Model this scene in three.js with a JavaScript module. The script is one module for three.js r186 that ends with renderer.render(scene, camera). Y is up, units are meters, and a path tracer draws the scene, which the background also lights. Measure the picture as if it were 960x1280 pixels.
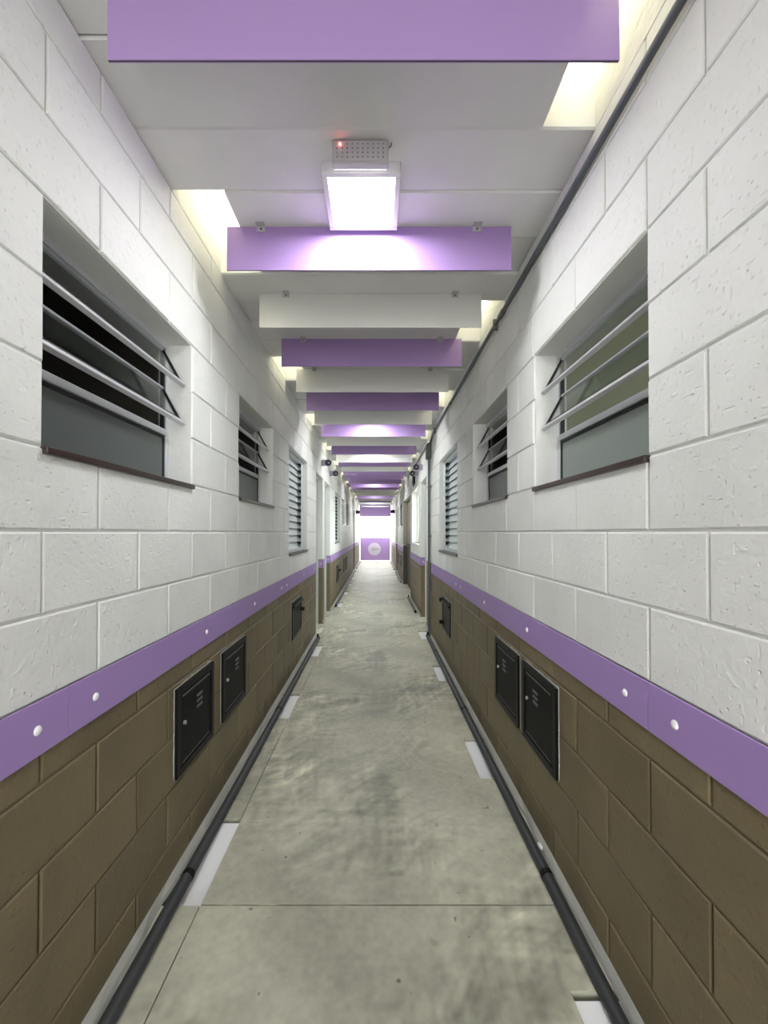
import * as THREE from 'three';
import { RoundedBoxGeometry } from 'three/addons/geometries/RoundedBoxGeometry.js';
import { mergeGeometries } from 'three/addons/utils/BufferGeometryUtils.js';
import { RectAreaLightUniformsLib } from 'three/addons/lights/RectAreaLightUniformsLib.js';

// ---------------------------------------------------------------- camera, sky, exposure
const scene = new THREE.Scene();
const F = 522, EYE = 1.345;                       // focal length in pixels of the 960 x 1280 frame, eye height
const camera = new THREE.PerspectiveCamera(2 * Math.atan(640 / F) * 180 / Math.PI, 960 / 1280, 0.05, 200);
camera.position.set(0, EYE, 0);
const PITCH = 0.6 * Math.PI / 180;
camera.lookAt(0, EYE + Math.tan(PITCH), -1);
camera.setViewOffset(960, 1280, 10, -(26 - F * Math.tan(PITCH)), 960, 1280);   // shifted lens
const SKY = 4.1, LAMP = 17.5;
scene.background = new THREE.Color().setRGB(SKY * 0.98, SKY, SKY * 0.98);       // bright white overcast
const renderer = new THREE.WebGLRenderer();
renderer.toneMapping = THREE.LinearToneMapping;
renderer.toneMappingExposure = 3.25;
renderer.shadowMap.enabled = true;
RectAreaLightUniformsLib.init();

// ---------------------------------------------------------------- helpers
let seed = 7;
const rnd = () => { seed = (seed * 1664525 + 1013904223) >>> 0; return seed / 4294967296; };
const rr = (a, b) => a + (b - a) * rnd();
const C = (r, g, b) => new THREE.Color().setRGB(r, g, b);
const S = (h) => new THREE.Color(h);

// tiling value noise
function lattice(s) {
  return (x, y) => { let h = (x * 374761393 + y * 668265263 + s * 1442695041) | 0; h = Math.imul(h ^ (h >>> 13), 1274126177); h ^= h >>> 16; return (h >>> 0) / 4294967296; };
}
function noise(s) {
  const L = lattice(s);
  return (u, v, px, py) => {                         // u, v in 0..1, px, py cells
    const x = u * px, y = v * py, xi = Math.floor(x), yi = Math.floor(y);
    let fx = x - xi, fy = y - yi; fx = fx * fx * (3 - 2 * fx); fy = fy * fy * (3 - 2 * fy);
    const m = (a, n) => ((a % n) + n) % n;
    const a = L(m(xi, px), m(yi, py)), b = L(m(xi + 1, px), m(yi, py)), c = L(m(xi, px), m(yi + 1, py)), d = L(m(xi + 1, px), m(yi + 1, py));
    return a + (b - a) * fx + (c - a) * fy + (a - b - c + d) * fx * fy;
  };
}
function fbm(n, u, v, px, py, oct) { let s = 0, a = 0.5, t = 0; for (let i = 0; i < oct; i++) { s += a * n(u, v, px << i, py << i); t += a; a *= 0.5; } return s / t; }
function texture(w, h, sizeX, sizeY, fn, srgb) {
  const data = new Uint8Array(w * h * 4);
  for (let j = 0; j < h; j++) for (let i = 0; i < w; i++) {
    const c = fn(i / w, j / h), k = (j * w + i) * 4;
    if (typeof c === 'number') { data[k] = data[k + 1] = data[k + 2] = Math.max(0, Math.min(255, c * 255)); }
    else for (let q = 0; q < 3; q++) data[k + q] = Math.max(0, Math.min(255, c[q]));
    data[k + 3] = 255;
  }
  const t = new THREE.DataTexture(data, w, h);
  t.wrapS = t.wrapT = THREE.RepeatWrapping; t.magFilter = THREE.LinearFilter; t.minFilter = THREE.LinearMipmapLinearFilter; t.generateMipmaps = true;
  t.repeat.set(1 / sizeX, 1 / sizeY);
  if (srgb) t.colorSpace = THREE.SRGBColorSpace;
  t.needsUpdate = true;
  return t;
}
const n1 = noise(11), n2 = noise(23), n3 = noise(37), n4 = noise(51);
// thick paint over coarse concrete block: orange peel with pits
const blockBump = texture(512, 512, 0.55, 0.55, (u, v) => {
  let h = 0.55 + 0.28 * (fbm(n1, u, v, 48, 48, 3) - 0.5) + 0.16 * (fbm(n2, u, v, 9, 9, 2) - 0.5);
  const p = n3(u, v, 60, 60); if (p > 0.86) h -= (p - 0.86) * 2.6;
  const q = n4(u, v, 34, 34); if (q > 0.88) h += (q - 0.88) * 2.2;
  return h;
});
const roughBump = texture(256, 256, 0.3, 0.3, (u, v) => 0.5 + 0.9 * (fbm(n2, u, v, 8, 8, 5) - 0.5));
const tint = (lo, hi, px, s) => texture(256, 256, 1.3, 1.3, (u, v) => { const t = fbm(noise(s), u, v, px, px, 5); const k = lo + (hi - lo) * t; return [k, k, k]; }, true);
const whiteTint = tint(238, 255, 5, 61), brownTint = tint(205, 255, 5, 67);
const floorMap = texture(1024, 1024, 2.4, 2.4, (u, v) => {
  const wx = u + 0.05 * (fbm(n1, u, v, 4, 4, 3) - 0.5), wy = v + 0.05 * (fbm(n2, u, v, 4, 4, 3) - 0.5);
  const cloud = fbm(n3, wx, wy, 3, 3, 5), mid = fbm(n4, wx, wy, 10, 10, 4), fine = fbm(n1, u, v, 120, 120, 2);
  let k = 0.90 + 0.40 * (cloud - 0.5) + 0.26 * (mid - 0.5) + 0.10 * (fine - 0.5);
  // trowel drag marks: short soft strokes in turning directions, strong only in patches
  const sx = u + 0.10 * (fbm(n4, u, v, 4, 4, 2) - 0.5), sy = v + 0.10 * (fbm(n1, u, v, 4, 4, 2) - 0.5), patch = Math.max(0, fbm(n2, u, v, 5, 5, 2) - 0.30);
  const drag = fbm(n3, sx, sy, 70, 14, 2) - 0.5, drag2 = fbm(n2, sx, sy, 16, 64, 2) - 0.5, drag3 = fbm(n4, sx + sy * 1, sy, 48, 12, 2) - 0.5;
  k += 0.75 * patch * (drag + drag2 * 0.8 + drag3) - 0.10 * Math.max(0, mid - 0.6);
  const spot = n3(u, v, 70, 70); if (spot > 0.965) k -= (spot - 0.965) * 12; const stain = n4(u, v, 26, 26); if (stain > 0.93) k -= (stain - 0.93) * 2.2;
  const w = 0.5 + 0.5 * (fbm(n1, u, v, 5, 5, 2) - 0.5);
  return [k * (206 + 4 * w), k * (206 + 1 * w), k * (195 - 5 * w)];
}, true);
const floorBump = texture(512, 512, 1.2, 1.2, (u, v) => 0.5 + 0.5 * (fbm(n2, u, v, 20, 20, 4) - 0.5));

const M = {};
const std = (color, roughness, extra = {}) => new THREE.MeshStandardMaterial({ color, roughness, ...extra });
const whitePaint = (k) => std(C(0.87 * k, 0.875 * k, 0.855 * k), 0.62, { map: whiteTint, bumpMap: blockBump, bumpScale: 0.0052 });
const brownPaint = (k) => std(C(0.225 * k, 0.178 * k, 0.100 * k), 0.5, { map: brownTint, bumpMap: blockBump, bumpScale: 0.0046 });
M.white = [1, 0.97, 1.02].map(whitePaint);
M.brown = [1, 0.94, 1.06].map(brownPaint);
M.whiteCore = std(C(0.86, 0.865, 0.845), 0.65, { map: whiteTint, bumpMap: roughBump, bumpScale: 0.002 });
M.brownCore = std(C(0.225, 0.178, 0.100), 0.55, { map: brownTint, bumpMap: roughBump, bumpScale: 0.002 });
M.ceiling = [1, 0.95, 1.03].map((k) => std(C(0.85 * k, 0.848 * k, 0.835 * k), 0.6, { map: whiteTint, bumpMap: roughBump, bumpScale: 0.0006 }));
M.plaster = std(C(0.85, 0.845, 0.81), 0.85, { map: whiteTint, bumpMap: roughBump, bumpScale: 0.008 });
M.floor = [1, 0.96, 1.03].map((k) => std(C(0.83 * k, 0.825 * k, 0.775 * k), 0.55, { map: floorMap, bumpMap: floorBump, bumpScale: 0.0008 }));
M.mortar = std(C(0.36, 0.36, 0.33), 0.85, { bumpMap: roughBump, bumpScale: 0.004 });
M.purple = std(C(0.40, 0.26, 0.56), 0.36);
M.purpleBand = std(C(0.385, 0.256, 0.575), 0.42);
M.panelWhite = std(C(0.82, 0.82, 0.785), 0.38);
M.core = std(C(0.045, 0.04, 0.045), 0.6);
M.steel = std(C(0.55, 0.55, 0.56), 0.4, { metalness: 0.6 });
M.alu = std(C(0.62, 0.62, 0.66), 0.38, { metalness: 0.35 });
M.gasket = std(C(0.012, 0.012, 0.013), 0.6);
M.blackMetal = new THREE.MeshPhysicalMaterial({ color: C(0.005, 0.005, 0.006), roughness: 0.42, specularIntensity: 0.2 });
M.blackRim = new THREE.MeshPhysicalMaterial({ color: C(0.007, 0.007, 0.008), roughness: 0.4, specularIntensity: 0.3 });
M.slit = std(C(0.075, 0.075, 0.08), 0.4);
M.pipe = std(C(0.035, 0.037, 0.042), 0.55, { bumpMap: roughBump, bumpScale: 0.001 });
M.conduit = std(C(0.115, 0.125, 0.14), 0.42, { metalness: 0.3 });
M.boxGrey = std(C(0.14, 0.145, 0.13), 0.55);
M.sill = std(C(0.035, 0.018, 0.016), 0.3);
M.glass = new THREE.MeshPhysicalMaterial({ color: C(0.82, 0.85, 0.84), roughness: 0.02, transmission: 1, thickness: 0, ior: 1.16 });
M.frosted = new THREE.MeshPhysicalMaterial({ color: C(0.21, 0.235, 0.23), roughness: 0.35, transmission: 0.55, thickness: 0, ior: 1.45 });
M.frostedGreen = new THREE.MeshPhysicalMaterial({ color: C(0.42, 0.47, 0.44), roughness: 0.35, transmission: 0.5, thickness: 0, ior: 1.45 });
M.slat = std(C(0.66, 0.72, 0.73), 0.3);
M.slatFrame = std(C(0.60, 0.65, 0.67), 0.4);
M.lid = new THREE.MeshPhysicalMaterial({ color: C(0.97, 0.94, 0.83), roughness: 1, transmission: 0.5, thickness: 0, side: THREE.DoubleSide });
M.whitePlate = std(C(0.86, 0.855, 0.88), 0.3);
M.lampBody = std(C(0.80, 0.80, 0.78), 0.45);
M.diffuser = std(C(0.9, 0.9, 0.9), 0.5, { emissive: C(1, 1, 0.98), emissiveIntensity: 4 });
M.cap = std(C(0.85, 0.83, 0.86), 0.35);
M.doorFrame = std(C(0.72, 0.74, 0.72), 0.45);
M.doorLeaf = std(C(0.58, 0.62, 0.60), 0.5);
M.doorDark = std(C(0.10, 0.09, 0.07), 0.55);
M.roomDark = std(C(0.30, 0.27, 0.245), 0.8);
M.roomBeige = std(C(0.20, 0.21, 0.15), 0.8);
M.shutter = std(C(0.44, 0.42, 0.34), 0.6);
M.ledWhite = std(C(0.85, 0.85, 0.85), 0.4);
M.boxWhite = std(C(0.62, 0.60, 0.60), 0.5);
M.diode = std(C(0.33, 0.33, 0.34), 0.4);
M.redLed = std(C(0.8, 0.1, 0.08), 0.4, { emissive: C(1, 0.12, 0.08), emissiveIntensity: 5 });
M.signPlate = std(C(0.42, 0.38, 0.50), 0.5);
M.signDisc = std(C(0.03, 0.02, 0.045), 0.45);
M.signInk = std(C(0.75, 0.74, 0.78), 0.5);
M.logoWhite = std(C(0.60, 0.57, 0.66), 0.5);
M.logoInk = std(C(0.17, 0.15, 0.20), 0.5);
M.ground = std(C(0.45, 0.44, 0.42), 0.9);

// uv in metres from position, by the way the face points
function metreUV(g, du = 0, dv = 0) {
  const p = g.attributes.position, n = g.attributes.normal, uv = new Float32Array(p.count * 2);
  for (let i = 0; i < p.count; i++) {
    const ax = Math.abs(n.getX(i)), ay = Math.abs(n.getY(i)), az = Math.abs(n.getZ(i));
    let u, v;
    if (ax >= ay && ax >= az) { u = p.getZ(i); v = p.getY(i); } else if (ay >= az) { u = p.getX(i); v = p.getZ(i); } else { u = p.getX(i); v = p.getY(i); }
    uv[2 * i] = u + du; uv[2 * i + 1] = v + dv;
  }
  g.setAttribute('uv', new THREE.BufferAttribute(uv, 2));
  return g;
}
// box from corners; d is the distance down the corridor (z = -d)
function bx(x0, x1, y0, y1, d0, d1, r = 0) {
  const w = Math.abs(x1 - x0), h = Math.abs(y1 - y0), l = Math.abs(d1 - d0);
  let g = r ? new RoundedBoxGeometry(w, h, l, 2, Math.min(r, w * 0.49, h * 0.49, l * 0.49)) : new THREE.BoxGeometry(w, h, l);
  g.translate((x0 + x1) / 2, (y0 + y1) / 2, -(d0 + d1) / 2);
  if (g.index) g = g.toNonIndexed();
  return metreUV(g);
}
function mesh(name, g, m, parent = scene) {
  const o = new THREE.Mesh(Array.isArray(g) ? mergeGeometries(g) : g, m);
  o.name = name; o.castShadow = o.receiveShadow = true; parent.add(o);
  return o;
}
const taken = {};
function numbered(n) { const k = taken[n] = (taken[n] ?? -1) + 1; return k ? n + '_' + String(k).padStart(3, '0') : n; }
function group(name, pos, label, category, extra = {}) {
  const o = new THREE.Group(); o.name = numbered(name); o.position.set(pos[0], pos[1], -pos[2]); scene.add(o);
  o.userData = { label, category, ...extra };
  return o;
}
const ST = { kind: 'structure' };
function tube(pts, r, seg = 8, tension = 0.02, nseg) {
  const path = new THREE.CurvePath();
  const P = pts.map((p) => new THREE.Vector3(p[0], p[1], -p[2]));
  if (P.length === 2) { const g = new THREE.TubeGeometry(new THREE.LineCurve3(P[0], P[1]), nseg ?? 1, r, seg); return cap(g, P, r, seg); }
  // rounded corners
  let from = P[0];
  for (let i = 1; i < P.length - 1; i++) {
    const a = P[i].clone().sub(P[i - 1]), b = P[i + 1].clone().sub(P[i]);
    const k = Math.min(tension, a.length() * 0.45, b.length() * 0.45);
    const p0 = P[i].clone().addScaledVector(a.normalize(), -k), p1 = P[i].clone().addScaledVector(b.normalize(), k);
    path.add(new THREE.LineCurve3(from, p0)); path.add(new THREE.QuadraticBezierCurve3(p0, P[i], p1)); from = p1;
  }
  path.add(new THREE.LineCurve3(from, P[P.length - 1]));
  const curve = new THREE.CatmullRomCurve3(path.curves.flatMap((c) => c.isLineCurve3 ? [c.getPoint(0), c.getPoint(0.5)] : [c.getPoint(0), c.getPoint(0.25), c.getPoint(0.5), c.getPoint(0.75)]).concat([P[P.length - 1]]), false, 'centripetal');
  const g = new THREE.TubeGeometry(curve, nseg ?? 60, r, seg);
  return cap(g, P, r, seg);
}
function cap(g, P, r, seg) {
  const end = (p, q) => { const c = new THREE.CircleGeometry(r, seg); c.lookAt(p.clone().sub(q)); c.translate(p.x, p.y, p.z); return c.toNonIndexed(); };
  return mergeGeometries([g.toNonIndexed(), end(P[0], P[1]), end(P[P.length - 1], P[P.length - 2])]);
}
function disc(r, t, seg = 20) { return new THREE.CylinderGeometry(r, r, t, seg); }

// ---------------------------------------------------------------- measurements of the place
const XL = -0.79, XR = 0.72, CEIL = 2.67, TOP = 2.84, BACK = -4.0, END = 20.0, THICK = 0.14;
const side = (s) => (s < 0 ? XL : XR);           // s = -1 left wall, +1 right wall
const ROW0 = -0.05, ROW = 0.2, BLOCK = 0.4;
// openings: [d0, d1, y0, y1]
const DOORS_L = [[5.5, 6.2], [6.4, 7.2], [14.6, 15.4]], DOORS_R = [[5.97, 6.7], [8.7, 11.0], [14.0, 14.8]];
const WIN_L = [[0.99, 1.79, 1.55, 2.15], [2.41, 3.2, 1.55, 2.15], [3.8, 4.8, 1.15, 2.15], [8.1, 9.15, 1.15, 2.15], [9.7, 10.5, 1.55, 2.15], [11.1, 11.9, 1.55, 2.15]];
const WIN_R = [[1.105, 1.89, 1.55, 2.15], [2.29, 3.09, 1.55, 2.15], [3.7, 4.75, 1.15, 2.15], [7.08, 8.38, 1.15, 2.15], [11.6, 12.4, 1.55, 2.15], [13.1, 13.7, 1.55, 2.15]];

// ---------------------------------------------------------------- walls
const blockCache = new Map();
function blockGeometry(s, len, h, variant) {
  const key = [s, len.toFixed(3), h.toFixed(3), variant].join();
  if (blockCache.has(key)) return blockCache.get(key);
  const t = 0.022, c = 0.0034, a = len / 2, b = h / 2;
  // u along d, v along y, w out of the wall
  const jig = [0, 1, 2, 3].map((i) => [((variant * 7 + i * 3) % 5 - 2) * 0.0006, ((variant * 5 + i * 7) % 5 - 2) * 0.0006]);
  const cor = [[-1, -1], [1, -1], [1, 1], [-1, 1]];
  const o = cor.map(([x, y]) => [x * a, y * b]);
  const back = o.map(([x, y]) => [x, y, -t]), mid = o.map(([x, y], i) => [x, y, -c * 1.1]), front = o.map(([x, y], i) => [x - cor[i][0] * (c + Math.abs(jig[i][0])), y - cor[i][1] * (c + Math.abs(jig[i][1])), 0]);
  const pos = [], uv = [], ou = variant * 0.371, ov = variant * 0.217;
  const put = ([u, v, w]) => { pos.push(-s * w, v, -u); uv.push(u + ou, v + ov); };
  const quad = (p, q, r2, w) => { const l = s < 0 ? [p, q, r2, p, r2, w] : [p, r2, q, p, w, r2]; l.forEach(put); };
  quad(front[0], front[1], front[2], front[3]);
  for (let i = 0; i < 4; i++) { const j = (i + 1) % 4; quad(mid[i], mid[j], front[j], front[i]); quad(back[i], back[j], mid[j], mid[i]); }
  quad(back[3], back[2], back[1], back[0]);
  const g = new THREE.BufferGeometry();
  g.setAttribute('position', new THREE.Float32BufferAttribute(pos, 3)); g.setAttribute('uv', new THREE.Float32BufferAttribute(uv, 2));
  g.computeVertexNormals();
  blockCache.set(key, g);
  return g;
}
function minus(list, a, b) {
  const out = [];
  for (const [p, q, ea, eb] of list) {
    if (b <= p || a >= q) { out.push([p, q, ea, eb]); continue; }
    if (a > p + 0.03) out.push([p, a, ea, true]);
    if (b < q - 0.03) out.push([b, q, true, eb]);
  }
  return out;
}
function outline(s, y0, y1, notches, holes) {       // a solid slab of wall with door notches and window holes
  const sh = new THREE.Shape();
  sh.moveTo(BACK, y0);
  for (const [a, b, y] of notches) { sh.lineTo(a, y0); sh.lineTo(a, y); sh.lineTo(b, y); sh.lineTo(b, y0); }
  sh.lineTo(END + 0.2, y0); sh.lineTo(END + 0.2, y1); sh.lineTo(BACK, y1); sh.closePath();
  for (const [a, b, p, q] of holes) { const h = new THREE.Path(); h.moveTo(a, p); h.lineTo(a, q); h.lineTo(b, q); h.lineTo(b, p); h.closePath(); sh.holes.push(h); }
  return sh;
}
function extrudeWall(s, sh) {
  const g = new THREE.ExtrudeGeometry(sh, { depth: THICK - 0.006, bevelEnabled: false });
  // shape x -> d (z = -d), extrude z -> x
  g.applyMatrix4(new THREE.Matrix4().makeBasis(new THREE.Vector3(0, 0, -1), new THREE.Vector3(0, 1, 0), new THREE.Vector3(1, 0, 0)));
  g.translate(s < 0 ? XL - THICK : XR + 0.006, 0, 0);
  return metreUV(g);
}
function buildWall(s, name, doors, wins, offA, label) {
  const w = group(name, [0, 0, 0], label, 'wall', ST);
  mesh('mortar_bed', extrudeWall(s, outline(s, 0.95, CEIL, doors.map(([a, b]) => [a, b, 2.15]), wins)), M.whiteCore, w);
  let from = BACK;
  for (const [a, b] of [...doors, [END + 0.2, 0]]) {
    const sh = new THREE.Shape(); sh.moveTo(from, -0.1); sh.lineTo(a, -0.1); sh.lineTo(a, 0.95); sh.lineTo(from, 0.95); sh.closePath();
    mesh('mortar_bed', extrudeWall(s, sh), M.brownCore, w);
    from = b;
  }
  const NEAR = 6.0, far = { white: [], brown: [] };
  let n = 0;
  for (let r = 0; r < 14; r++) {
    const y0 = Math.max(0.005, ROW0 + r * ROW), y1 = Math.min(CEIL, ROW0 + (r + 1) * ROW);
    const white = y0 > 0.9, off = (r % 2 === 0) ? offA : offA + BLOCK / 2;
    for (let k = Math.floor((BACK - off) / BLOCK); k < (END - off) / BLOCK + 1; k++) {
      let list = [[Math.max(BACK, off + k * BLOCK), Math.min(END + 0.2, off + (k + 1) * BLOCK), false, false]];
      if (list[0][1] - list[0][0] < 0.05) continue;
      for (const [a, b] of doors) if (y0 < 2.14) list = minus(list, a, b);
      for (const [a, b, p, q] of wins) if (y0 > p - 0.02 && y1 < q + 0.02) list = minus(list, a, b);
      for (const [a, b, ea, eb] of list) {
        const j = 0.0032, a2 = a + (ea ? 0.001 : j), b2 = b - (eb ? 0.001 : j), p2 = y0 + (r ? j : 0), q2 = y1 - (y1 > CEIL - 0.01 ? 0 : j);
        const v = Math.floor(rnd() * 4), g = blockGeometry(s, b2 - a2, q2 - p2, v), set = white ? M.white : M.brown;
        const x = side(s) - s * 0.0015 * (rnd() - 0.5), y = (p2 + q2) / 2, z = -(a2 + b2) / 2, mi = Math.floor(rnd() * 3);
        if (a > 0.35 && b < NEAR && n < 300) { const o = mesh('block', g, set[mi], w); o.position.set(x, y, z); n++; }
        else far[white ? 'white' : 'brown'].push(g.clone().translate(x, y, z));
      }
    }
  }
  for (const k of ['white', 'brown']) { const o = mesh('block_rows', far[k], k === 'white' ? M.white[0] : M.brown[0], w); o.userData.kind = 'stuff'; }
  return w;
}
buildWall(-1, 'wall_left', DOORS_L, WIN_L, 0.99, 'block wall with small dark windows and three doors, white above purple band, brown below');
buildWall(1, 'wall_right', DOORS_R, WIN_R, 0.905, 'block wall with grey conduit along its top, white above purple band, brown below');

// ---------------------------------------------------------------- ceiling of precast planks with light slots
{
  const c = group('ceiling', [0, 0, 0], 'white painted ceiling of narrow concrete planks with bright slots along both walls', 'ceiling', ST);
  const PW = 0.252, P0 = 1.61, SL = -0.59, SR = 0.545;
  for (let k = Math.floor((BACK - P0) / PW); P0 + k * PW < 19.0; k++) {
    const d0 = P0 + k * PW, d1 = d0 + PW, q = ((k % 6) + 6) % 6;
    const x0 = q < 2 ? SL : XL - THICK, x1 = (q === 3 || q === 4) ? SR : XR + THICK;
    const dy = rr(-0.006, 0.006), ch = 0.006, sh = new THREE.Shape();
    sh.moveTo(d0, CEIL + ch + dy); sh.lineTo(d0 + ch, CEIL + dy); sh.lineTo(d1 - ch, CEIL + dy); sh.lineTo(d1, CEIL + ch + dy); sh.lineTo(d1, TOP); sh.lineTo(d0, TOP); sh.closePath();
    const g = new THREE.ExtrudeGeometry(sh, { depth: x1 - x0, bevelEnabled: false });
    g.applyMatrix4(new THREE.Matrix4().makeBasis(new THREE.Vector3(0, 0, -1), new THREE.Vector3(0, 1, 0), new THREE.Vector3(1, 0, 0)));
    g.translate(x0, 0, 0);
    mesh('plank', metreUV(g, rnd(), rnd()), M.ceiling[Math.floor(rnd() * 3)], c);
    if (q === 0) {
      const b = d0 + 2 * PW;
      mesh('slot_upstand', bx(XL - THICK, XL, CEIL, TOP, d0, b), M.plaster, c);
      mesh('cover_board', bx(XL - 0.05, -0.718, TOP, TOP + 0.012, d0 - 0.02, b + 0.02), M.lid, c);
      mesh('cover_board', bx(-0.714, SL + 0.04, TOP, TOP + 0.012, d0 - 0.02, b + 0.02), M.lid, c);
    }
    if (q === 3) {
      const b = d0 + 2 * PW;
      mesh('slot_upstand', bx(XR, XR + THICK, CEIL, TOP, d0, b), M.plaster, c);
      mesh('cover_board', bx(SR - 0.03, 0.628, TOP, TOP + 0.012, d0 - 0.02, b + 0.02), M.lid, c);
      mesh('cover_board', bx(0.632, XR + 0.05, TOP, TOP + 0.012, d0 - 0.02, b + 0.02), M.lid, c);
      mesh('edge_bar', bx(SR + 0.001, SR + 0.02, TOP - 0.035, TOP - 0.001, d0 + 0.001, b - 0.001), M.core, c);
    }
  }
}

// ---------------------------------------------------------------- floor slabs, edge strips with sunk slots
const FL = -0.635, FR = 0.57;
const slotsL = [], slotsR = [];
for (let n = -3; n < 13; n++) { const a = 1.52 + 1.52 * n, b = 0.80 + 1.50 * n; if (a > BACK && !(a > 4.9 && a < 7.3) && !(a > 14 && a < 15.6) && a < 19) slotsL.push([a, a + 0.46]); if (b > BACK && !(b > 5.6 && b < 6.9) && !(b > 8.2 && b < 11.2) && !(b > 13.4 && b < 15) && b < 19) slotsR.push([b, b + 0.44]); }
{
  const f = group('floor', [0, 0, 0], 'worn grey concrete corridor floor with cross joints and sunk white edge slots', 'floor', ST);
  const cuts = [BACK, -2.4, -0.44, 1.523, 3.49, 5.46, 7.43, 9.4, 11.4, 13.4, 15.4, 17.4, END + 0.1];
  for (let i = 0; i + 1 < cuts.length; i++) mesh('slab', bx(FL + 0.002, FR, -0.1, 0, cuts[i] + 0.003, cuts[i + 1] - 0.003, 0), M.floor[i % 3], f);
  mesh('slab_bed', bx(XL, XR, -0.14, -0.1, BACK, END + 0.1), M.mortar, f);
  const strip = (x0, x1, slots, joints) => {
    let a = BACK;
    for (const [p, q] of [...slots, [END + 0.1, 0]]) {
      const inside = joints.findIndex((c) => c > a + 0.02 && c < p - 0.02), bay = joints.length ? joints.findIndex((c) => c > a + 0.02) - 1 : 0, mat = (i) => M.floor[((i % 3) + 3) % 3];
      if (inside < 0) mesh('edge_strip', bx(x0, x1, -0.1, 0, a, p), mat(bay), f);
      else { const c = joints[inside]; mesh('edge_strip', bx(x0, x1, -0.1, 0, a, c - 0.003), mat(inside - 1), f); mesh('edge_strip', bx(x0, x1, -0.1, 0, c + 0.003, p), mat(inside), f); }
      a = q;
    }
    for (const [p, q] of slots) {
      // sunk white plate rising towards the far end
      const g = bx(x0, x1, -0.008, 0, p, q - 0.018);
      const P = g.attributes.position; for (let i = 0; i < P.count; i++) { const t = (-P.getZ(i) - p) / (q - p); P.setY(i, P.getY(i) - 0.045 + 0.037 * t); }
      g.computeVertexNormals();
      mesh('slot_plate', g, M.whitePlate, f);
    }
  };
  strip(XL, FL - 0.002, slotsL, []); strip(FR, XR, slotsR, cuts);
  // door thresholds inside the wall thickness
  for (const [s, list] of [[-1, DOORS_L], [1, DOORS_R]]) for (const [a, b] of list) mesh('threshold', s < 0 ? bx(XL - THICK, XL, -0.1, -0.002, a, b) : bx(XR, XR + THICK, -0.1, -0.002, a, b), M.floor[1], f);
}
// mortar fillet at the foot of the walls
function fillet(s, segs, name, label) {
  const o = group(name, [0, 0, 0], label, 'baseboard', ST);
  for (const [a, b] of segs) {
    const sh = new THREE.Shape(); sh.moveTo(0, 0); sh.lineTo(0.024, 0); sh.lineTo(0.018, 0.012); sh.lineTo(0, 0.03); sh.closePath();
    const g = new THREE.ExtrudeGeometry(sh, { depth: b - a, bevelEnabled: false, steps: Math.max(2, Math.round((b - a) * 8)) });
    const P = g.attributes.position;
    for (let i = 0; i < P.count; i++) { const z = P.getZ(i); if (P.getX(i) > 0.01) P.setX(i, P.getX(i) + 0.005 * Math.sin(z * 9) + 0.004 * Math.sin(z * 23 + 1)); }
    if (s > 0) { g.scale(-1, 1, 1); const ix = g.attributes.position; for (let i = 0; i < ix.count; i += 3) for (const k of ['getX', 'getY', 'getZ']) { const S2 = k.replace('get', 'set'), t = ix[k](i + 1); ix[S2](i + 1, ix[k](i + 2)); ix[S2](i + 2, t); } }
    g.computeVertexNormals();
    g.translate(side(s), 0.0005, -b);
    mesh('fillet', metreUV(g), M.mortar, o);
  }
}
const gapsOf = (doors, slots) => { let l = [[BACK, END]]; const cut = []; for (const [a, b] of doors) cut.push([a, b]); for (const [a, b] of slots) cut.push([a, b]); cut.sort((p, q) => p[0] - q[0]); const out = []; let a = BACK; for (const [p, q] of cut) { if (p - a > 0.06) out.push([a, p]); a = Math.max(a, q); } out.push([a, END]); return out; };
fillet(-1, gapsOf(DOORS_L, []), 'baseboard_left', 'rough grey mortar fillet behind the black pipe, foot of wall with three doors');
fillet(1, gapsOf(DOORS_R, []), 'baseboard_right', 'rough grey mortar fillet behind the pipe, foot of wall with conduit');

// ---------------------------------------------------------------- outer shell: ground, back wall, rooms behind the windows
{
  const g = mesh('ground', bx(-40, 40, -0.3, -0.15, -30, 70), M.ground); g.userData = { label: 'pale concrete ground outside the open corridor end', category: 'ground', ...ST };
}
function room(s, d0, d1, m, label, hole) {
  const name = s < 0 ? 'wall_room_left' : 'wall_room_right';
  const o = group(name, [0, 0, 0], label, 'room', ST);
  const xi = s < 0 ? XL - THICK : XR + THICK, xo = xi + s * 2.4, X = (a, b) => [Math.min(a, b), Math.max(a, b)];
  const [a, b] = X(xi, xo), [e, f] = X(xo, xo + s * 0.1), t = 0.05;
  mesh('end_wall', bx(a, b, -0.1, CEIL, d0, d0 + t), m, o); mesh('end_wall', bx(a, b, -0.1, CEIL, d1 - t, d1), m, o);
  mesh('floor', bx(a, b, -0.1, 0, d0 + t, d1 - t), m, o); mesh('ceiling', bx(Math.min(a, e), Math.max(b, f), CEIL, TOP, d0, d1), m, o);
  if (!hole) mesh('outer_wall', bx(e, f, -0.1, CEIL, d0, d1), m, o);
  else { mesh('outer_wall', bx(e, f, -0.1, 1.1, d0, d1), m, o); mesh('outer_wall', bx(e, f, 1.1, CEIL, d0 + 1.0, d1), m, o); }
}
room(-1, 0.3, 2.1, M.roomDark, 'dark unlit room behind the first window of the wall with doors');
room(-1, 2.1, 3.5, M.roomDark, 'dark unlit room behind the second window of the wall with doors');
room(-1, 3.5, 5.2, M.roomDark, 'dark unlit room behind the slatted window before the paired doors');
room(-1, 7.5, 12.5, M.roomDark, 'dark unlit room behind the windows beyond the paired doors');
room(1, 0.2, 2.1, M.roomBeige, 'beige daylit room behind the first window under the conduit', true);
room(1, 2.1, 3.5, M.roomDark, 'dark unlit room behind the second window under the conduit');
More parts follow.
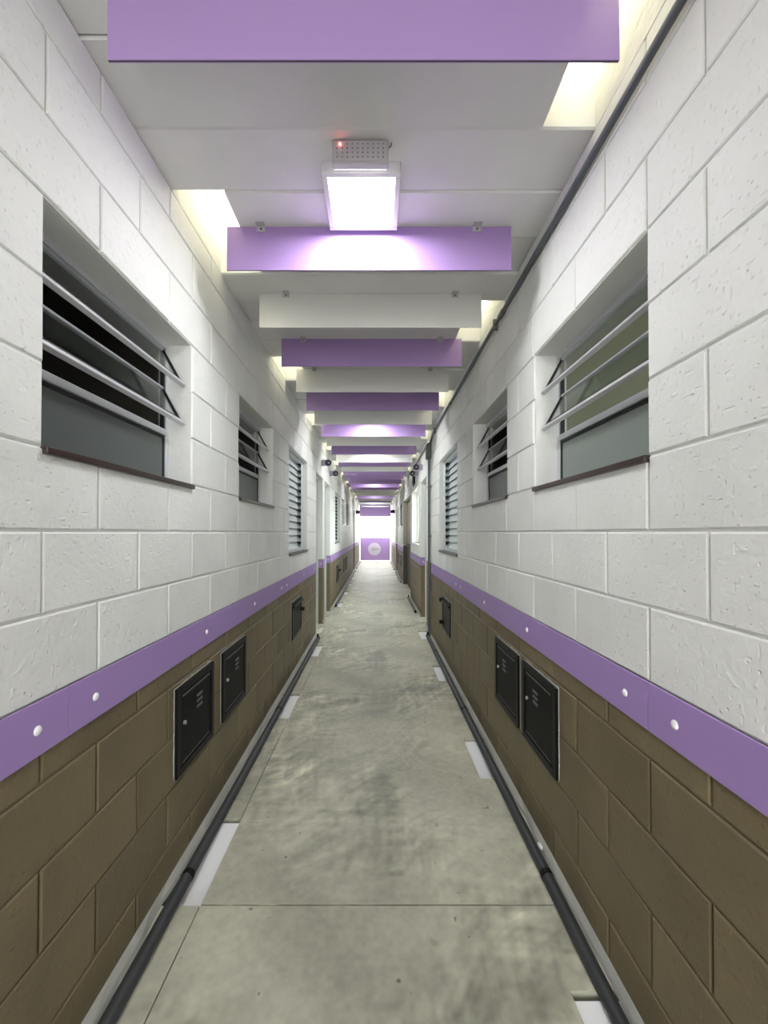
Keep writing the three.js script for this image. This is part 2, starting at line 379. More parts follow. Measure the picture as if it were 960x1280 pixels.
room(1, 3.5, 5.5, M.roomDark, 'dark unlit room behind the slatted window beside the conduit box');
room(1, 11.2, 13.9, M.roomDark, 'dark unlit room behind the small windows past the service hatch');

// ---------------------------------------------------------------- windows
let winNo = 0;
const K = (s, off) => side(s) + s * off;          // x at a depth behind the wall face
function tiltWindow(s, [d0, d1, y0, y1], frost, label, detail = true) {
  const w = group('window_' + (++winNo), [0, 0, 0], label, 'window', ST);
  const r = 0.135, f = 0.1;                        // frame from f to r behind the wall face
  const X = (p, q) => { const a = K(s, p), b = K(s, q); return [Math.min(a, b), Math.max(a, b)]; };
  const bar = (p, q, ya, yb, da, db, rad = 0.003) => bx(...X(p, q), ya, yb, da, db, rad);
  const fw = 0.024;
  mesh('frame_rail', bar(f, r, y1 - fw, y1, d0, d1), M.alu, w); mesh('frame_rail', bar(f, r, y0, y0 + fw, d0, d1), M.alu, w);
  mesh('frame_stile', bar(f, r, y0 + fw, y1 - fw, d0, d0 + fw), M.alu, w); mesh('frame_stile', bar(f, r, y0 + fw, y1 - fw, d1 - fw, d1), M.alu, w);
  const ym = y0 + 0.205;
  mesh('mullion', bar(f - 0.004, r - 0.008, ym, ym + 0.026, d0 + fw, d1 - fw), M.alu, w);
  const gk = (ya, yb, da, db) => bar(f + 0.006, f + 0.02, ya, yb, da, db, 0);
  const lo = mesh('fixed_pane', bar(f + 0.010, f + 0.014, y0 + fw + 0.001, ym - 0.001, d0 + fw + 0.001, d1 - fw - 0.001, 0), frost, w);
  lo.userData.label = 'grey frosted lower pane';
  mesh('gasket', gk(ym - 0.012, ym - 0.0005, d0 + fw + 0.012, d1 - fw - 0.012), M.gasket, w);
  mesh('gasket', gk(y0 + fw + 0.0005, ym - 0.0005, d1 - fw - 0.011, d1 - fw - 0.0005), M.gasket, w); mesh('gasket', gk(y0 + fw + 0.0005, ym - 0.0005, d0 + fw + 0.0005, d0 + fw + 0.011), M.gasket, w);
  mesh('gasket', gk(ym + 0.03, y1 - fw - 0.0005, d1 - fw - 0.012, d1 - fw - 0.0005), M.gasket, w);
  mesh('gasket', gk(ym + 0.03, y1 - fw - 0.0005, d0 + fw + 0.0005, d0 + fw + 0.012), M.gasket, w);
  // two top-hung sashes tilted out into the corridor
  for (const hy of [y1 - fw - 0.004, (y1 - fw + ym + 0.026) / 2 + 0.004]) {
    const sash = new THREE.Group(); sash.name = 'sash'; w.add(sash);
    sash.position.set(K(s, f + 0.012), hy, 0);
    const H = 0.176, a = d0 + fw + 0.014, b = d1 - fw - 0.014, t = 0.006;
    mesh('top_rail', bx(-t, t, -0.012, 0, a, b), M.alu, sash);
    mesh('bottom_rail', bx(-0.009, 0.009, -H, -H + 0.016, a - 0.02, b + 0.02, 0.003), M.alu, sash);
    mesh('glass', bx(-0.0018, 0.0018, -H + 0.016, -0.012, a + 0.006, b - 0.006), M.glass, sash);
    mesh('side_seal', bx(-t, t, -H + 0.016, -0.012, a, a + 0.006), M.gasket, sash); mesh('side_seal', bx(-t, t, -H + 0.016, -0.012, b - 0.006, b), M.gasket, sash);
    mesh('seal', bx(-0.0075, 0.0075, -H + 0.0165, -H + 0.024, a + 0.0065, b - 0.0065), M.gasket, sash);
    sash.rotation.z = s < 0 ? 0.5 : -0.5;          // bottom edge swings towards the corridor
  }
  const xs = X(-0.014, r);
  mesh('sill', bx(xs[0], xs[1], y0 - 0.018, y0 + 0.001, d0 - 0.004, d1 + 0.004, 0.004), M.sill, w).userData.label = 'dark red-brown stone sill';
}
function slatWindow(s, [d0, d1, y0, y1], label) {
  const w = group('window_' + (++winNo), [0, 0, 0], label, 'window', ST);
  const X = (p, q) => { const a = K(s, p), b = K(s, q); return [Math.min(a, b), Math.max(a, b)]; };
  const fw = 0.045, f = 0.05, r = 0.125;
  mesh('frame_rail', bx(...X(f, r), y1 - 0.03, y1, d0, d1, 0.003), M.slatFrame, w); mesh('frame_rail', bx(...X(f, r), y0, y0 + 0.03, d0, d1, 0.003), M.slatFrame, w);
  mesh('frame_stile', bx(...X(f, r), y0 + 0.03, y1 - 0.03, d0, d0 + fw, 0.003), M.slatFrame, w); mesh('frame_stile', bx(...X(f, r), y0 + 0.03, y1 - 0.03, d1 - fw - 0.06, d1, 0.003), M.slatFrame, w);
  const n = 13, a = d0 + fw + 0.002, b = d1 - fw - 0.062, ph = (y1 - y0 - 0.06) / n;
  for (let i = 0; i < n; i++) {
    const y = y0 + 0.03 + ph * (i + 0.5);
    const g = bx(-0.0025, 0.0025, -0.041, 0.041, a + 0.001, b - 0.001, 0); g.rotateZ(s < 0 ? 0.27 : -0.27); g.translate(K(s, f + 0.045), y, 0);
    mesh('slat', g, M.slat, w);
    for (const [p, q] of [[a, a + 0.03], [b - 0.03, b]]) {
      // black triangular slat holder
      const sh = new THREE.Shape(); sh.moveTo(0.006, 0.03); sh.lineTo(0.05, 0.03); sh.lineTo(0.05, 0.004); sh.lineTo(0.042, -0.014); sh.closePath();
      const h = new THREE.ExtrudeGeometry(sh, { depth: q - p, bevelEnabled: false });
      if (s > 0) h.rotateY(Math.PI); h.translate(K(s, f + 0.052), y + 0.002, s < 0 ? -q : -p);
      mesh('slat_holder', h, M.gasket, w);
    }
  }
  const xs = X(-0.012, r);
  mesh('sill', bx(xs[0], xs[1], y0 - 0.018, y0 + 0.001, d0 - 0.004, d1 + 0.004, 0.004), M.sill, w);
}
tiltWindow(-1, WIN_L[0], M.frosted, 'small window with two tilted sashes, dark room behind, first on wall with paired doors');
tiltWindow(-1, WIN_L[1], M.frosted, 'small tilted-sash window between a like window and the slatted window, wall with paired doors');
slatWindow(-1, WIN_L[2], 'pale slatted louvre window just before the paired doors');
slatWindow(-1, WIN_L[3], 'pale slatted louvre window just beyond the paired doors');
tiltWindow(-1, WIN_L[4], M.frosted, 'small tilted-sash window after the slatted window beyond the paired doors');
tiltWindow(-1, WIN_L[5], M.frosted, 'second small tilted-sash window beyond the paired doors');
tiltWindow(1, WIN_R[0], M.frostedGreen, 'small window with two tilted sashes, greenish lit room behind, under the conduit');
tiltWindow(1, WIN_R[1], M.frosted, 'small tilted-sash window, dark inside, under the conduit between lit window and slatted window');
slatWindow(1, WIN_R[2], 'pale slatted louvre window beside the vertical conduits and box');
{
  const [d0, d1, y0, y1] = WIN_R[3], w = group('window_' + (++winNo), [0, 0, 0], 'glaring bright window between the door by the conduits and the service hatch', 'window', ST);
  mesh('frame_rail', bx(XR + 0.118, XR + 0.138, y1 - 0.03, y1, d0, d1), M.doorFrame, w); mesh('frame_rail', bx(XR + 0.118, XR + 0.138, y0, y0 + 0.03, d0, d1), M.doorFrame, w);
  mesh('frame_stile', bx(XR + 0.118, XR + 0.138, y0 + 0.03, y1 - 0.03, d0, d0 + 0.03), M.doorFrame, w); mesh('frame_stile', bx(XR + 0.118, XR + 0.138, y0 + 0.03, y1 - 0.03, d1 - 0.03, d1), M.doorFrame, w);
  mesh('glass', bx(XR + 0.126, XR + 0.13, y0 + 0.031, y1 - 0.031, d0 + 0.031, d1 - 0.031), M.glass, w);
  mesh('sill', bx(XR - 0.01, XR + 0.13, y0 - 0.018, y0, d0, d1, 0.003), M.doorFrame, w);
}
tiltWindow(1, WIN_R[4], M.frosted, 'small tilted-sash window just past the service hatch');
tiltWindow(1, WIN_R[5], M.frosted, 'narrow tilted-sash window before the dark far door, past the hatch');

// ---------------------------------------------------------------- doors
let doorNo = 0;
function door(s, d0, d1, leaf, label) {
  const o = group('door_' + (++doorNo), [0, 0, 0], label, 'door', ST);
  const X = (p, q) => { const a = K(s, p), b = K(s, q); return [Math.min(a, b), Math.max(a, b)]; };
  mesh('door_jamb', bx(...X(0.065, 0.135), 0, 2.12, d0 + 0.002, d0 + 0.035), M.doorFrame, o); mesh('door_jamb', bx(...X(0.065, 0.135), 0, 2.12, d1 - 0.035, d1 - 0.002), M.doorFrame, o);
  mesh('door_head', bx(...X(0.065, 0.135), 2.12, 2.149, d0 + 0.002, d1 - 0.002), M.doorFrame, o);
  mesh('door_leaf', bx(...X(0.09, 0.128), 0.01, 2.118, d0 + 0.037, d1 - 0.037, 0.003), leaf, o);
  mesh('door_handle', bx(...X(0.05, 0.062), 1.0, 1.02, d0 + 0.06, d0 + 0.19, 0.005), M.steel, o);
  mesh('handle_rose', bx(...X(0.0615, 0.0905), 0.985, 1.035, d0 + 0.06, d0 + 0.085, 0.004), M.steel, o);
}
door(-1, ...DOORS_L[0], M.doorLeaf, 'pale grey door in white frame, the one of the pair beside the louvre window without pier light');
door(-1, ...DOORS_L[1], M.doorLeaf, 'pale grey door in white frame, farther one of the pair, beyond the narrow pier');
door(-1, ...DOORS_L[2], M.doorDark, 'dark far door across from the other dark door, wall with paired doors');
door(1, ...DOORS_R[0], M.doorLeaf, 'pale grey door in white frame right beside the vertical conduits');
door(1, ...DOORS_R[2], M.doorDark, 'dark far door past the service hatch wall');
{ // service hatch with beige shutter over a dark counter front
  const [d0, d1] = DOORS_R[1], o = group('service_hatch', [XR, 0, (d0 + d1) / 2], 'wide recess with beige roller shutter above a dark brown counter front', 'service hatch');
  const y0 = 1.06, n = 18, h = (2.14 - y0) / n, L = (d1 - d0) / 2 - 0.002;
  for (let i = 0; i < n; i++) mesh('shutter_slat', bx(0.10, 0.118, y0 + i * h + 0.002, y0 + (i + 1) * h - 0.002, -L, L, 0.003), M.shutter, o);
  mesh('backing', bx(0.119, 0.135, 0, 2.149, -L, L), M.doorDark, o);
  mesh('counter', bx(0.01, 0.118, 1.02, 1.055, -L, L, 0.004), M.blackMetal, o);
  mesh('counter_front', bx(0.095, 0.118, 0.0, 1.019, -L, L - 0.0121), M.doorDark, o);
  mesh('side_lining', bx(0.002, 0.0995, 1.056, 2.148, L - 0.012, L), M.shutter, o); mesh('side_lining', bx(0.002, 0.118, 0.0, 1.019, L - 0.012, L), M.doorDark, o);
}

// ---------------------------------------------------------------- purple band with white screw caps
let trimNo = 0;
function bandBoard(s, a, b, label, caps) {
  const o = group('trim_' + (++trimNo), [side(s), 0.8875, (a + b) / 2], label, 'trim', ST);
  const L = (b - a) / 2 - 0.001, x0 = s < 0 ? 0.0015 : -0.0075;
  mesh('board', bx(x0, x0 + 0.006, -0.061, 0.0655, -L, L, 0.0015), M.purpleBand, o);
  for (const d of caps) {
    const g = new THREE.SphereGeometry(0.0115, 14, 8, 0, Math.PI * 2, 0, Math.PI / 2); g.scale(1, 0.55, 1); g.rotateZ(s < 0 ? -Math.PI / 2 : Math.PI / 2);
    g.translate(s < 0 ? x0 + 0.006 : x0, 0, -(d - (a + b) / 2));
    mesh('screw_cap', g, M.cap, o).userData.label = 'white domed screw cap';
  }
}
function bandRun(s, list, where) {
  for (const [a, b] of list) {
    const caps = []; const n = Math.max(1, Math.round((b - a - 0.2) / 0.765));
    if (b - a < 0.4) caps.push((a + b) / 2); else for (let i = 0; i <= n; i++) caps.push(a + 0.1 + (b - a - 0.2) * i / n);
    bandBoard(s, a, b, where(a), caps);
  }
}
bandRun(-1, [[-3.91, -1.42], [-1.42, 1.07], [1.07, 3.56], [3.56, 5.48], [6.215, 6.385], [7.21, 9.7], [9.7, 12.2], [12.2, 14.58], [15.42, 17.7], [17.7, END]],
  (a) => a < 1 ? 'purple wall band board ending below the first dark window, screw caps' : a < 2 ? 'purple wall band board under the two dark windows, white screw caps' : a < 5 ? 'purple wall band board below the louvre window before the paired doors' : a < 7 ? 'short purple band piece on the pier between the paired doors' : a < 9 ? 'purple band board starting right after the paired doors' : a < 15 ? 'purple band board under the far windows beyond the paired doors' : 'purple band board beyond the dark far door, wall with paired doors');
bandRun(1, [[-3.94, -1.42], [-1.42, 1.10], [1.10, 3.62], [3.62, 5.40], [6.72, 8.69], [11.02, 13.98], [14.82, 17.4], [17.4, END]],
  (a) => a < 1 ? 'purple wall band board ending below the greenish lit window, screw caps' : a < 2 ? 'purple wall band board under the greenish lit window, white screw caps' : a < 5 ? 'purple wall band board below the louvre window beside the conduits' : a < 8 ? 'purple band board below the glaring bright window' : a < 13 ? 'purple band board between service hatch and dark far door' : 'purple band board past the dark far door, hatch side');
// band pieces wrapped onto the far door reveals
for (const [s, d] of [[-1, 6.2], [-1, 7.2], [1, 6.7]]) {
  const o = group('trim_' + (++trimNo), [side(s), 0.884, d], s > 0 ? 'purple band piece wrapped into the reveal of the door by the conduits' : d < 7 ? 'purple band piece wrapped into the first door reveal of the pair' : 'purple band piece wrapped into the second door reveal of the pair', 'trim', ST);
  mesh('board', s < 0 ? bx(-0.064, -0.002, -0.059, 0.058, -0.008, -0.001) : bx(0.002, 0.064, -0.059, 0.058, -0.008, -0.001), M.purpleBand, o);
  const g = new THREE.SphereGeometry(0.0105, 12, 6, 0, Math.PI * 2, 0, Math.PI / 2); g.scale(1, 0.5, 1); g.rotateX(Math.PI / 2); g.translate(s * 0.034, 0, 0.008);
  mesh('screw_cap', g, M.cap, o);
}

// ---------------------------------------------------------------- end of the corridor
{
  const e = group('wall_end', [-0.035, 0, 18.86], 'purple lintel over the bright open end of the corridor', 'wall', ST);
  mesh('lintel', bx(-0.71, 0.71, 2.08, 2.60, 0, 0.08), M.purple, e); mesh('upper_beam', bx(-0.755, 0.755, 2.60, CEIL - 0.007, 0.0, 0.12), M.whiteCore, e);
  const p = group('purple_parapet_panel', [-0.035, 0, END - 0.06], 'purple half-height panel with round white emblem at the bright corridor end', 'panel');
  mesh('panel', bx(-0.71, 0.71, 0.03, 1.12, -0.02, 0.02, 0.004), M.purple, p);
  for (const x of [-0.6, 0.6]) mesh('foot', bx(x - 0.02, x + 0.02, 0, 0.03, -0.02, 0.02), M.steel, p);
  const g = disc(0.3, 0.006, 40); g.rotateX(Math.PI / 2); g.translate(-0.04, 0.57, 0.023);
  const em = mesh('emblem', g, M.logoWhite, p);
  const stroke = (x0, x1, y, h) => mesh('emblem_stroke', bx(-0.04 + x0, -0.04 + x1, 0.57 + y, 0.57 + y + h, -0.028, -0.0261), M.logoInk, em);
  stroke(-0.15, 0.2, -0.02, 0.03); stroke(-0.12, 0.12, 0.06, 0.012); stroke(-0.16, 0.04, -0.09, 0.014);
}

// ---------------------------------------------------------------- ceiling baffles
const baffles = [[0.99, 1], [1.79, 1], [2.292, 0], [2.83, 1], [3.348, 0], [3.85, 1], [4.35, 0], [4.90, 1], [5.42, 0], [6.02, 1], [6.70, 0], [7.14, 1], [7.7, 0], [8.2, 1], [8.8, 1], [9.7, 1], [10.4, 1], [11.0, 1], [11.85, 0], [12.8, 0], [13.8, 1], [14.7, 0], [15.6, 1], [16.6, 0], [17.6, 1], [18.2, 0]];
const ORD = ['first', 'second', 'third', 'fourth', 'fifth', 'sixth', 'seventh', 'eighth', 'ninth', 'tenth', 'eleventh', 'twelfth', 'thirteenth', 'fourteenth', 'fifteenth'];
const count = [0, 0];
function baffle(d, purple) {
  const label = d < 1 ? 'wide purple ceiling baffle hung just before the emergency light box'
    : d < 2 ? 'purple ceiling baffle washed bright by the square lamp touching it'
    : (ORD[count[purple]++]) + (purple ? ' purple ceiling baffle' : ' white ceiling baffle') + ' counting on beyond the lamp by the emergency light';
  const o = group(purple ? 'purple_ceiling_baffle' : 'white_ceiling_baffle', [-0.03, CEIL - 0.006, d], label, 'ceiling baffle', d > 2 ? { group: purple ? 'purple ceiling baffles' : 'white ceiling baffles' } : {});
  const m = purple ? M.purple : M.panelWhite, W = 0.6125, H = 0.188;
  if (purple) {   // the photograph shows the black plastic core of the composite sheet along the cut lower edge
    mesh('face_sheet', bx(-W, W, -H, 0, -0.0035, -0.0015), m, o); mesh('face_sheet', bx(-W, W, -H, 0, 0.0015, 0.0035), m, o);
    mesh('plastic_core', bx(-W, W, -H, 0, -0.0015, 0.0015), M.core, o);
  } else mesh('sheet', bx(-W, W, -H, 0, -0.0035, 0.0035, 0.001), m, o);
  for (const x of [-0.465, 0.465]) {
    mesh('bracket', [bx(x - 0.018, x + 0.018, -0.022, 0.002, -0.006, -0.0036, 0.0008), bx(x - 0.018, x + 0.018, -0.0005, 0.003, -0.03, -0.0036, 0.0008)], M.steel, o);
    const g = disc(0.004, 0.003, 8); g.rotateX(Math.PI / 2); g.translate(x, -0.011, 0.0071); mesh('bracket_screw', g, M.core, o);
  }
}
for (const [d, p] of baffles) baffle(d, p);

// ---------------------------------------------------------------- ceiling lamps
function lamp(d, label) {
  const o = group('ceiling_lamp', [-0.053, CEIL + 0.003, d], label, 'lamp', { group: 'square ceiling lamps' });
  const a = 0.1425;
  mesh('body', [bx(-a, a, -0.042, 0, -a, -a + 0.02, 0.003), bx(-a, a, -0.042, 0, a - 0.02, a, 0.003), bx(-a, -a + 0.02, -0.042, 0, -a + 0.0201, a - 0.0201, 0.003), bx(a - 0.02, a, -0.042, 0, -a + 0.0201, a - 0.0201, 0.003), bx(-a + 0.02, a - 0.02, -0.012, -0.002, -a + 0.02, a - 0.02)], M.lampBody, o);
  mesh('diffuser', bx(-a + 0.0205, a - 0.0205, -0.0405, -0.034, -a + 0.0205, a - 0.0205), M.diffuser, o);
  mesh('clip', bx(-0.012, 0.012, -0.008, 0, -a - 0.006, -a, 0.001), M.boxGrey, o);
  const l = new THREE.RectAreaLight(C(0.97, 1, 0.985), LAMP, 0.24, 0.24); l.name = 'lamp_light'; l.position.set(0, -0.0435, 0); l.rotation.x = -Math.PI / 2; l.castShadow = true; o.add(l);
}
[-3.2, -1.3, 1.622, 4.62, 6.36, 10.06, 13.3, 16.1, 17.9].forEach((d, i) => lamp(d, i === 2 ? 'glowing square lamp right beside the emergency light box' : i < 2 ? ['square ceiling lamp near the open back end', 'square ceiling lamp before the wide purple baffle'][i] : ORD[i - 3] + ' square lamp counting on past the one beside the emergency light'));

// ---------------------------------------------------------------- emergency light
{
  const o = group('emergency_light', [-0.053, CEIL, 1.392], 'white emergency light box with rows of diodes and a red indicator', 'emergency light');
  o.rotation.x = 0.12;
  mesh('housing', bx(-0.096, 0.096, -0.074, -0.002, 0, 0.034, 0.006), M.boxWhite, o);
  mesh('front_plate', bx(-0.09, 0.09, -0.069, -0.006, -0.003, 0.001, 0.0015), M.boxWhite, o);
  const g = new THREE.SphereGeometry(0.0028, 8, 5);
  for (let r = 0; r < 4; r++) for (let c = 0; c < 10; c++) if (r || c > 1) { const m = mesh('diode', g, M.diode, o); m.position.set(-0.078 + c * 0.0173, -0.016 - r * 0.0135, 0.0035); }
  const red = mesh('red_indicator', new THREE.SphereGeometry(0.0042, 10, 6), M.redLed, o); red.position.set(-0.068, -0.018, 0.0045);
  mesh('cable', tube([[0.09, -0.02, 0.012], [0.104, -0.014, 0.012], [0.106, -0.001, 0.016]], 0.0022, 6, 0.006, 16), M.boxGrey, o);
}

// ---------------------------------------------------------------- conduits on the wall
{
  const xc = XR - 0.016, yc = 2.572, dv = 5.46;
  const o = group('conduit_run', [xc, yc, 0], 'long grey conduit fixed along the top of the wall', 'conduit');
  mesh('conduit', tube([[0, 0, BACK + 0.01], [0, 0, 5.2], [-0.002, -0.075, dv - 0.03]], 0.012, 10, 0.06, 90), M.conduit, o);
  for (const d of [2.33, 2.45, 3.95, 5.0, 0.9, -0.6]) {
    const thick = d === 2.33 || d === 3.95;
    if (thick) { const g = disc(0.015, 0.07, 12); g.rotateX(Math.PI / 2); g.translate(0, 0, -d); mesh('coupling', g, M.conduit, o); }
    else mesh('clamp', [bx(-0.014, 0.014, -0.03, 0.03, d - 0.009, d + 0.009, 0.002), bx(0.006, 0.0145, -0.034, 0.034, d - 0.006, d + 0.006)], M.boxGrey, o);
  }
  const b = group('conduit_box', [XR, 2.31, dv], 'grey junction box joining the conduits at the wall corner', 'junction box');
  mesh('body', bx(-0.062, -0.002, 0, 0.19, -0.055, 0.055, 0.006), M.boxGrey, b); mesh('lid', bx(-0.067, -0.0621, 0.008, 0.182, -0.049, 0.049, 0.002), M.boxGrey, b); mesh('gland', bx(-0.04, -0.015, 0.19, 0.21, -0.04, -0.012, 0.003), M.conduit, b);
  for (const [x, d, lab] of [[XR - 0.026, dv - 0.022, 'grey vertical conduit under the junction box, on the louvre window side'], [XR - 0.026, dv + 0.028, 'grey vertical conduit under the junction box, on the door side']]) {
    const v = group('vertical_conduit', [x, 0, d], lab, 'conduit');
    mesh('conduit', tube([[0, 0.05, 0], [0, 2.315, 0]], 0.0135, 12), M.conduit, v);
    for (const y of [0.6, 1.3, 1.95]) mesh('clamp', bx(-0.017, 0.024, y - 0.012, y + 0.012, -0.018, 0.018, 0.002), M.boxGrey, v);
    mesh('foot_coupling', bx(-0.018, 0.018, 0.0, 0.06, -0.018, 0.018, 0.004), M.boxGrey, v);
  }
  const c = group('thin_conduit', [XR - 0.012, 2.5, 0], 'thin conduit leading from the junction box to the door signs', 'conduit');
  mesh('conduit', tube([[0, -0.04, dv + 0.056], [0, 0.06, dv + 0.16], [0, 0.06, 8.6]], 0.009, 8, 0.05, 40), M.conduit, c);
}

// ---------------------------------------------------------------- pipes along the floor
function pipe(s, a, b, label) {
  const x = s < 0 ? XL + 0.066 : XR - 0.062, o = group('floor_pipe', [x, 0, 0], label, 'pipe');
  mesh('pipe', tube([[0, 0.026, a], [0, 0.026, b]], 0.022, 16, 0, Math.round((b - a) * 4)), M.pipe, o);
  for (let d = Math.ceil(a / 1.5) * 1.5 + 0.12; d < b - 0.1; d += 1.5) { const g = new THREE.CylinderGeometry(0.024, 0.024, 0.022, 16, 1); g.rotateX(Math.PI / 2); g.translate(0, 0.026, -d); mesh('pipe_collar', g, M.blackMetal, o); }
  const g = disc(0.0225, 0.06, 14); g.rotateX(Math.PI / 2); g.translate(0, 0.026, -b + 0.02); mesh('end_cap', g, M.blackMetal, o);
  if (a > 0) mesh('end_cap', g.clone().translate(0, 0, b - a - 0.04), M.blackMetal, o);
  mesh('valve_tee', [bx(-0.012, 0.012, 0.03, 0.085, b - 0.05, b - 0.026, 0.004)], M.blackMetal, o);
}
pipe(-1, BACK + 0.01, 5.25, 'black plastic pipe along the floor under the two dark windows');
pipe(-1, 7.55, 14.3, 'black pipe along the floor beyond the paired doors');
pipe(-1, 15.6, 19.3, 'black pipe along the floor beyond the dark far door, wall with paired doors');
pipe(1, BACK + 0.01, 5.36, 'black plastic pipe along the floor leading to the vertical conduits');
pipe(1, 7.0, 8.5, 'short black pipe on the floor below the glaring bright window');
pipe(1, 11.2, 13.8, 'black pipe along the floor past the service hatch');
pipe(1, 15.0, 19.3, 'black pipe along the floor past the dark far door, hatch side');

// ---------------------------------------------------------------- black meter cabinets in the brown wall
function cabinet(s, d0, d1, y0, y1, label, style, grp) {
  const o = group('meter_cabinet', [side(s), y0, (d0 + d1) / 2], label, 'cabinet', grp ? { group: grp } : {});
  const L = (d1 - d0) / 2, H = y1 - y0, q = (p0, p1, ya, yb, a, b, r = 0.002) => bx(-s * p0, -s * p1, ya, yb, a, b, r);
  // proud frame around a set-back leaf; p counts out of the wall
  const e = 0.03, pb = 0.002, pf = 0.014, pl = 0.010;
  // ragged filler line round the cabinet
  const sh = new THREE.Shape(), pts = []; const N = 14;
  const edge = (x0, yy0, x1, yy1, nx, ny) => { for (let i = 0; i < N; i++) { const t = i / N, j = rr(0.001, 0.006); pts.push([x0 + (x1 - x0) * t + nx * j, yy0 + (yy1 - yy0) * t + ny * j]); } };
  edge(-L, 0, L, 0, 0, -0.2); edge(L, 0, L, H, 0.8, 0); edge(L, H, -L, H, 0, 1.6); edge(-L, H, -L, 0, -0.9, 0);
  pts.forEach(([x, y], i) => i ? sh.lineTo(x, y) : sh.moveTo(x, y)); sh.closePath();
  const fg = new THREE.ExtrudeGeometry(sh, { depth: 0.004, bevelEnabled: false }); fg.rotateY(-s * Math.PI / 2); fg.translate(s * 0.0008, 0, 0);
  mesh('filler', fg, std(C(0.42, 0.42, 0.38), 0.8), o);
  mesh('frame_side', q(pb, pf, 0, H, -L, -L + e), M.blackRim, o); mesh('frame_side', q(pb, pf, 0, H, L - e, L), M.blackRim, o);
  mesh('frame_side', q(pb, pf, 0, e, -L + e + 0.0002, L - e - 0.0002), M.blackRim, o); mesh('frame_side', q(pb, pf, H - e, H, -L + e + 0.0002, L - e - 0.0002), M.blackRim, o);
  const leaf = mesh('cabinet_door', q(pb, pl, e + 0.003, H - e - 0.003, -L + e + 0.003, L - e - 0.003), M.blackMetal, o);
  if (style === 0) {
    for (let i = 0; i < 3; i++) { const sl = q(pl, pl + 0.006, H * 0.72 - i * 0.024, H * 0.72 - i * 0.024 + 0.012, -0.005, 0.05, 0.003); mesh('vent_louvre', sl, M.slit, leaf); }
    const lk = disc(0.008, 0.008, 14); lk.rotateZ(Math.PI / 2); lk.translate(-s * (pl + 0.004), H * 0.56, s > 0 ? -(L - e - 0.035) : (L - e - 0.035)); mesh('lock', lk, M.steel, leaf);
    mesh('leaf_lip', q(pl, pl + 0.004, H - e - 0.016, H - e - 0.010, -L + e + 0.02, L - e - 0.02, 0.001), M.slit, leaf);
    mesh('leaf_lip', q(pl, pl + 0.003, e + 0.010, e + 0.014, -L + e + 0.02, L - e - 0.02, 0.001), M.slit, leaf);
  } else {
    mesh('hood', q(pf, pf + 0.02, H - 0.05, H - 0.03, -L, L, 0.004), M.blackRim, o);
    for (const y of s < 0 ? [H * 0.62] : [H * 0.2, H * 0.9]) mesh('hinge_knob', q(pf, pf + 0.035, y - 0.018, y + 0.018, L - 0.05, L - 0.01, 0.006), M.blackMetal, o);
  }
}
cabinet(-1, 1.64, 2.01, 0.377, 0.73, 'black metal meter cabinet under the first dark window, thicker filler on top', 0);
cabinet(-1, 2.13, 2.51, 0.377, 0.73, 'black metal meter cabinet under the second dark window, paired doors side', 0);
cabinet(-1, 3.9, 4.38, 0.34, 0.69, 'black hooded cabinet below the louvre window before the paired doors', 1);
cabinet(1, 1.65, 2.03, 0.37, 0.73, 'black metal meter cabinet with shiny lock below the greenish lit window', 0);
cabinet(1, 2.09, 2.49, 0.37, 0.73, 'black metal meter cabinet between the lit window cabinet and hooded cabinet', 0);
cabinet(1, 4.0, 4.47, 0.335, 0.67, 'black hooded cabinet with hinge knobs below louvre window beside conduits', 1);
cabinet(-1, 8.3, 8.8, 0.35, 0.70, 'black cabinet under the louvre window beyond the paired doors', 1);
cabinet(-1, 10.15, 10.55, 0.377, 0.73, 'black meter cabinet under the gap between the two far small windows', 0);
cabinet(-1, 10.9, 11.3, 0.377, 0.73, 'black meter cabinet below the last small window beyond the paired doors', 0);
cabinet(1, 11.7, 12.2, 0.37, 0.73, 'black meter cabinet just past the service hatch', 0);
cabinet(1, 13.1, 13.5, 0.37, 0.73, 'black meter cabinet before the dark far door, hatch side', 0);

// ---------------------------------------------------------------- door signs, speaker box
function digits(text, s2) {                         // seven-segment style strokes as thin bars
  const seg = { 1: 'bc', 2: 'abged', 3: 'abgcd', 4: 'fgbc', 5: 'afgcd', 6: 'afgedc' }, out = [], w = 0.011, h = 0.011, t = 0.0034;
  [...text].forEach((ch, i) => {
    const cx = (i - (text.length - 1) / 2) * 0.019, S3 = { a: [0, h, 1], g: [0, 0, 1], d: [0, -h, 1], b: [w / 2, h / 2, 0], c: [w / 2, -h / 2, 0], f: [-w / 2, h / 2, 0], e: [-w / 2, -h / 2, 0] };
    for (const k of seg[ch]) { const [x, y, hor] = S3[k]; out.push(bx(cx + x - (hor ? w / 2 : t / 2), cx + x + (hor ? w / 2 : t / 2), y - (hor ? t / 2 : h / 2), y + (hor ? t / 2 : h / 2), -0.0012, 0)); }
  });
  return out;
}
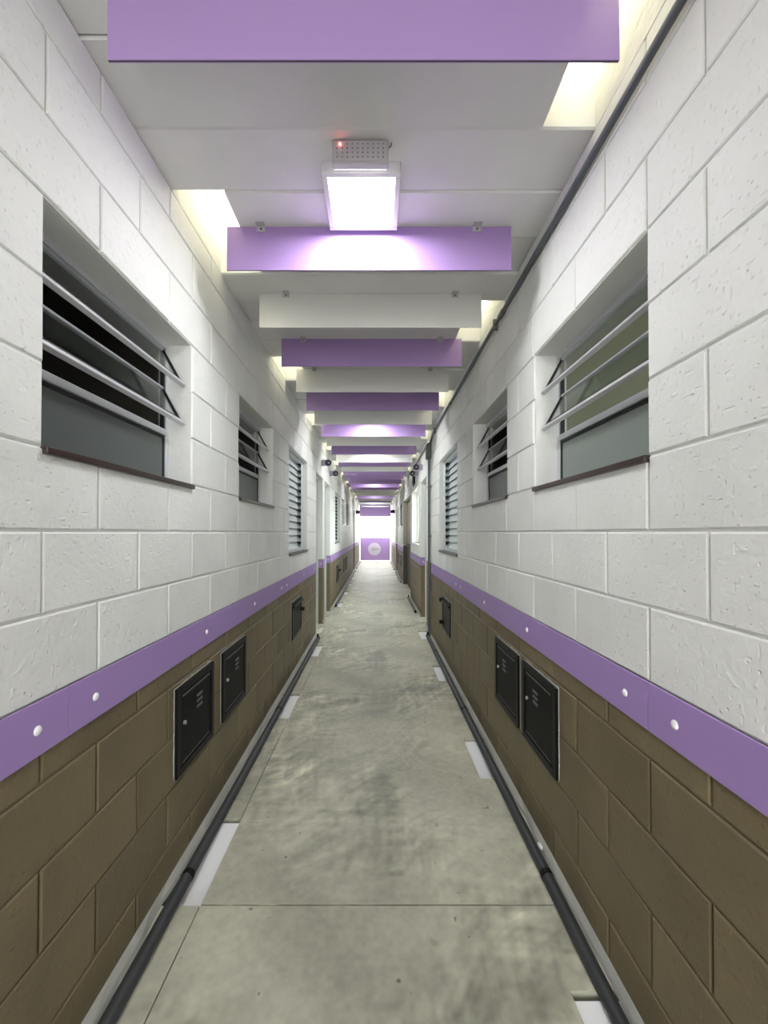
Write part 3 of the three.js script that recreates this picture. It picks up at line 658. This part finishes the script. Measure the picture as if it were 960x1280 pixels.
function bladeSign(s, d, text, label) {
  const o = group('door_sign', [side(s), 2.355, d], label, 'sign', { group: 'projecting door signs' }), x = (a) => -s * a;
  mesh('plate', bx(x(0.001), x(0.10), -0.045, 0.045, -0.003, 0.003, 0.0015), M.signPlate, o);
  mesh('wall_bracket', bx(x(0.0005), x(0.012), -0.03, 0.03, -0.012, -0.0031, 0.001), M.steel, o);
  const g = disc(0.046, 0.004, 28); g.rotateX(Math.PI / 2); g.translate(x(0.102), 0, 0.0052); const dd = mesh('number_disc', g, M.signDisc, o);
  const t = mesh('number', digits(text), M.signInk, dd); t.position.set(x(0.102), 0, 0.0073);
}
bladeSign(-1, 6.02, '13', 'small projecting sign with dark number disc over the first door of the pair');
bladeSign(-1, 7.1, '15', 'small projecting sign with dark number disc over the second door of the pair');
bladeSign(1, 6.42, '14', 'small projecting sign with dark number disc over the door by the conduits');
bladeSign(1, 7.1, '16', 'small projecting sign with dark disc above the glaring bright window');
for (const [s, d] of [[-1, 16.4], [1, 16.0]]) {
  const o = group('wall_speaker', [side(s), 2.1, d], s < 0 ? 'small dark box high on the wall past the dark far door, paired doors side' : 'small dark box high on the wall past the dark far door, hatch side', 'wall box');
  mesh('housing', bx(s < 0 ? 0.001 : -0.15, s < 0 ? 0.15 : -0.001, 0, 0.12, -0.07, 0.07, 0.01), M.blackMetal, o); mesh('front_ring', (() => { const g = new THREE.TorusGeometry(0.035, 0.006, 8, 20); g.translate(-s * 0.075, 0.06, 0.072); return g; })(), M.slit, o);
}
{
  const o = group('wall_box', [XR, 2.2, 7.62], 'black box with pale frame above the glaring bright window', 'wall box');
  mesh('back_frame', bx(-0.02, -0.001, 0, 0.23, -0.2, 0.26, 0.004), M.boxWhite, o);
  mesh('black_box', bx(-0.05, -0.0205, 0.02, 0.21, -0.18, 0.1, 0.006), M.blackMetal, o);
  mesh('side_rail', bx(-0.035, -0.0205, 0.0, 0.23, 0.15, 0.2, 0.004), M.boxGrey, o);
}
// a chip of broken plaster on the fillet
{
  const o = group('plaster_chip', [XR - 0.03, 0.028, 1.77], 'small white plaster chip by the pipe below the greenish lit window', 'debris');
  const g = new THREE.DodecahedronGeometry(0.014, 0); g.scale(0.7, 0.6, 1.6); mesh('chip', metreUV(g), M.cap, o);
}

renderer.render(scene, camera);
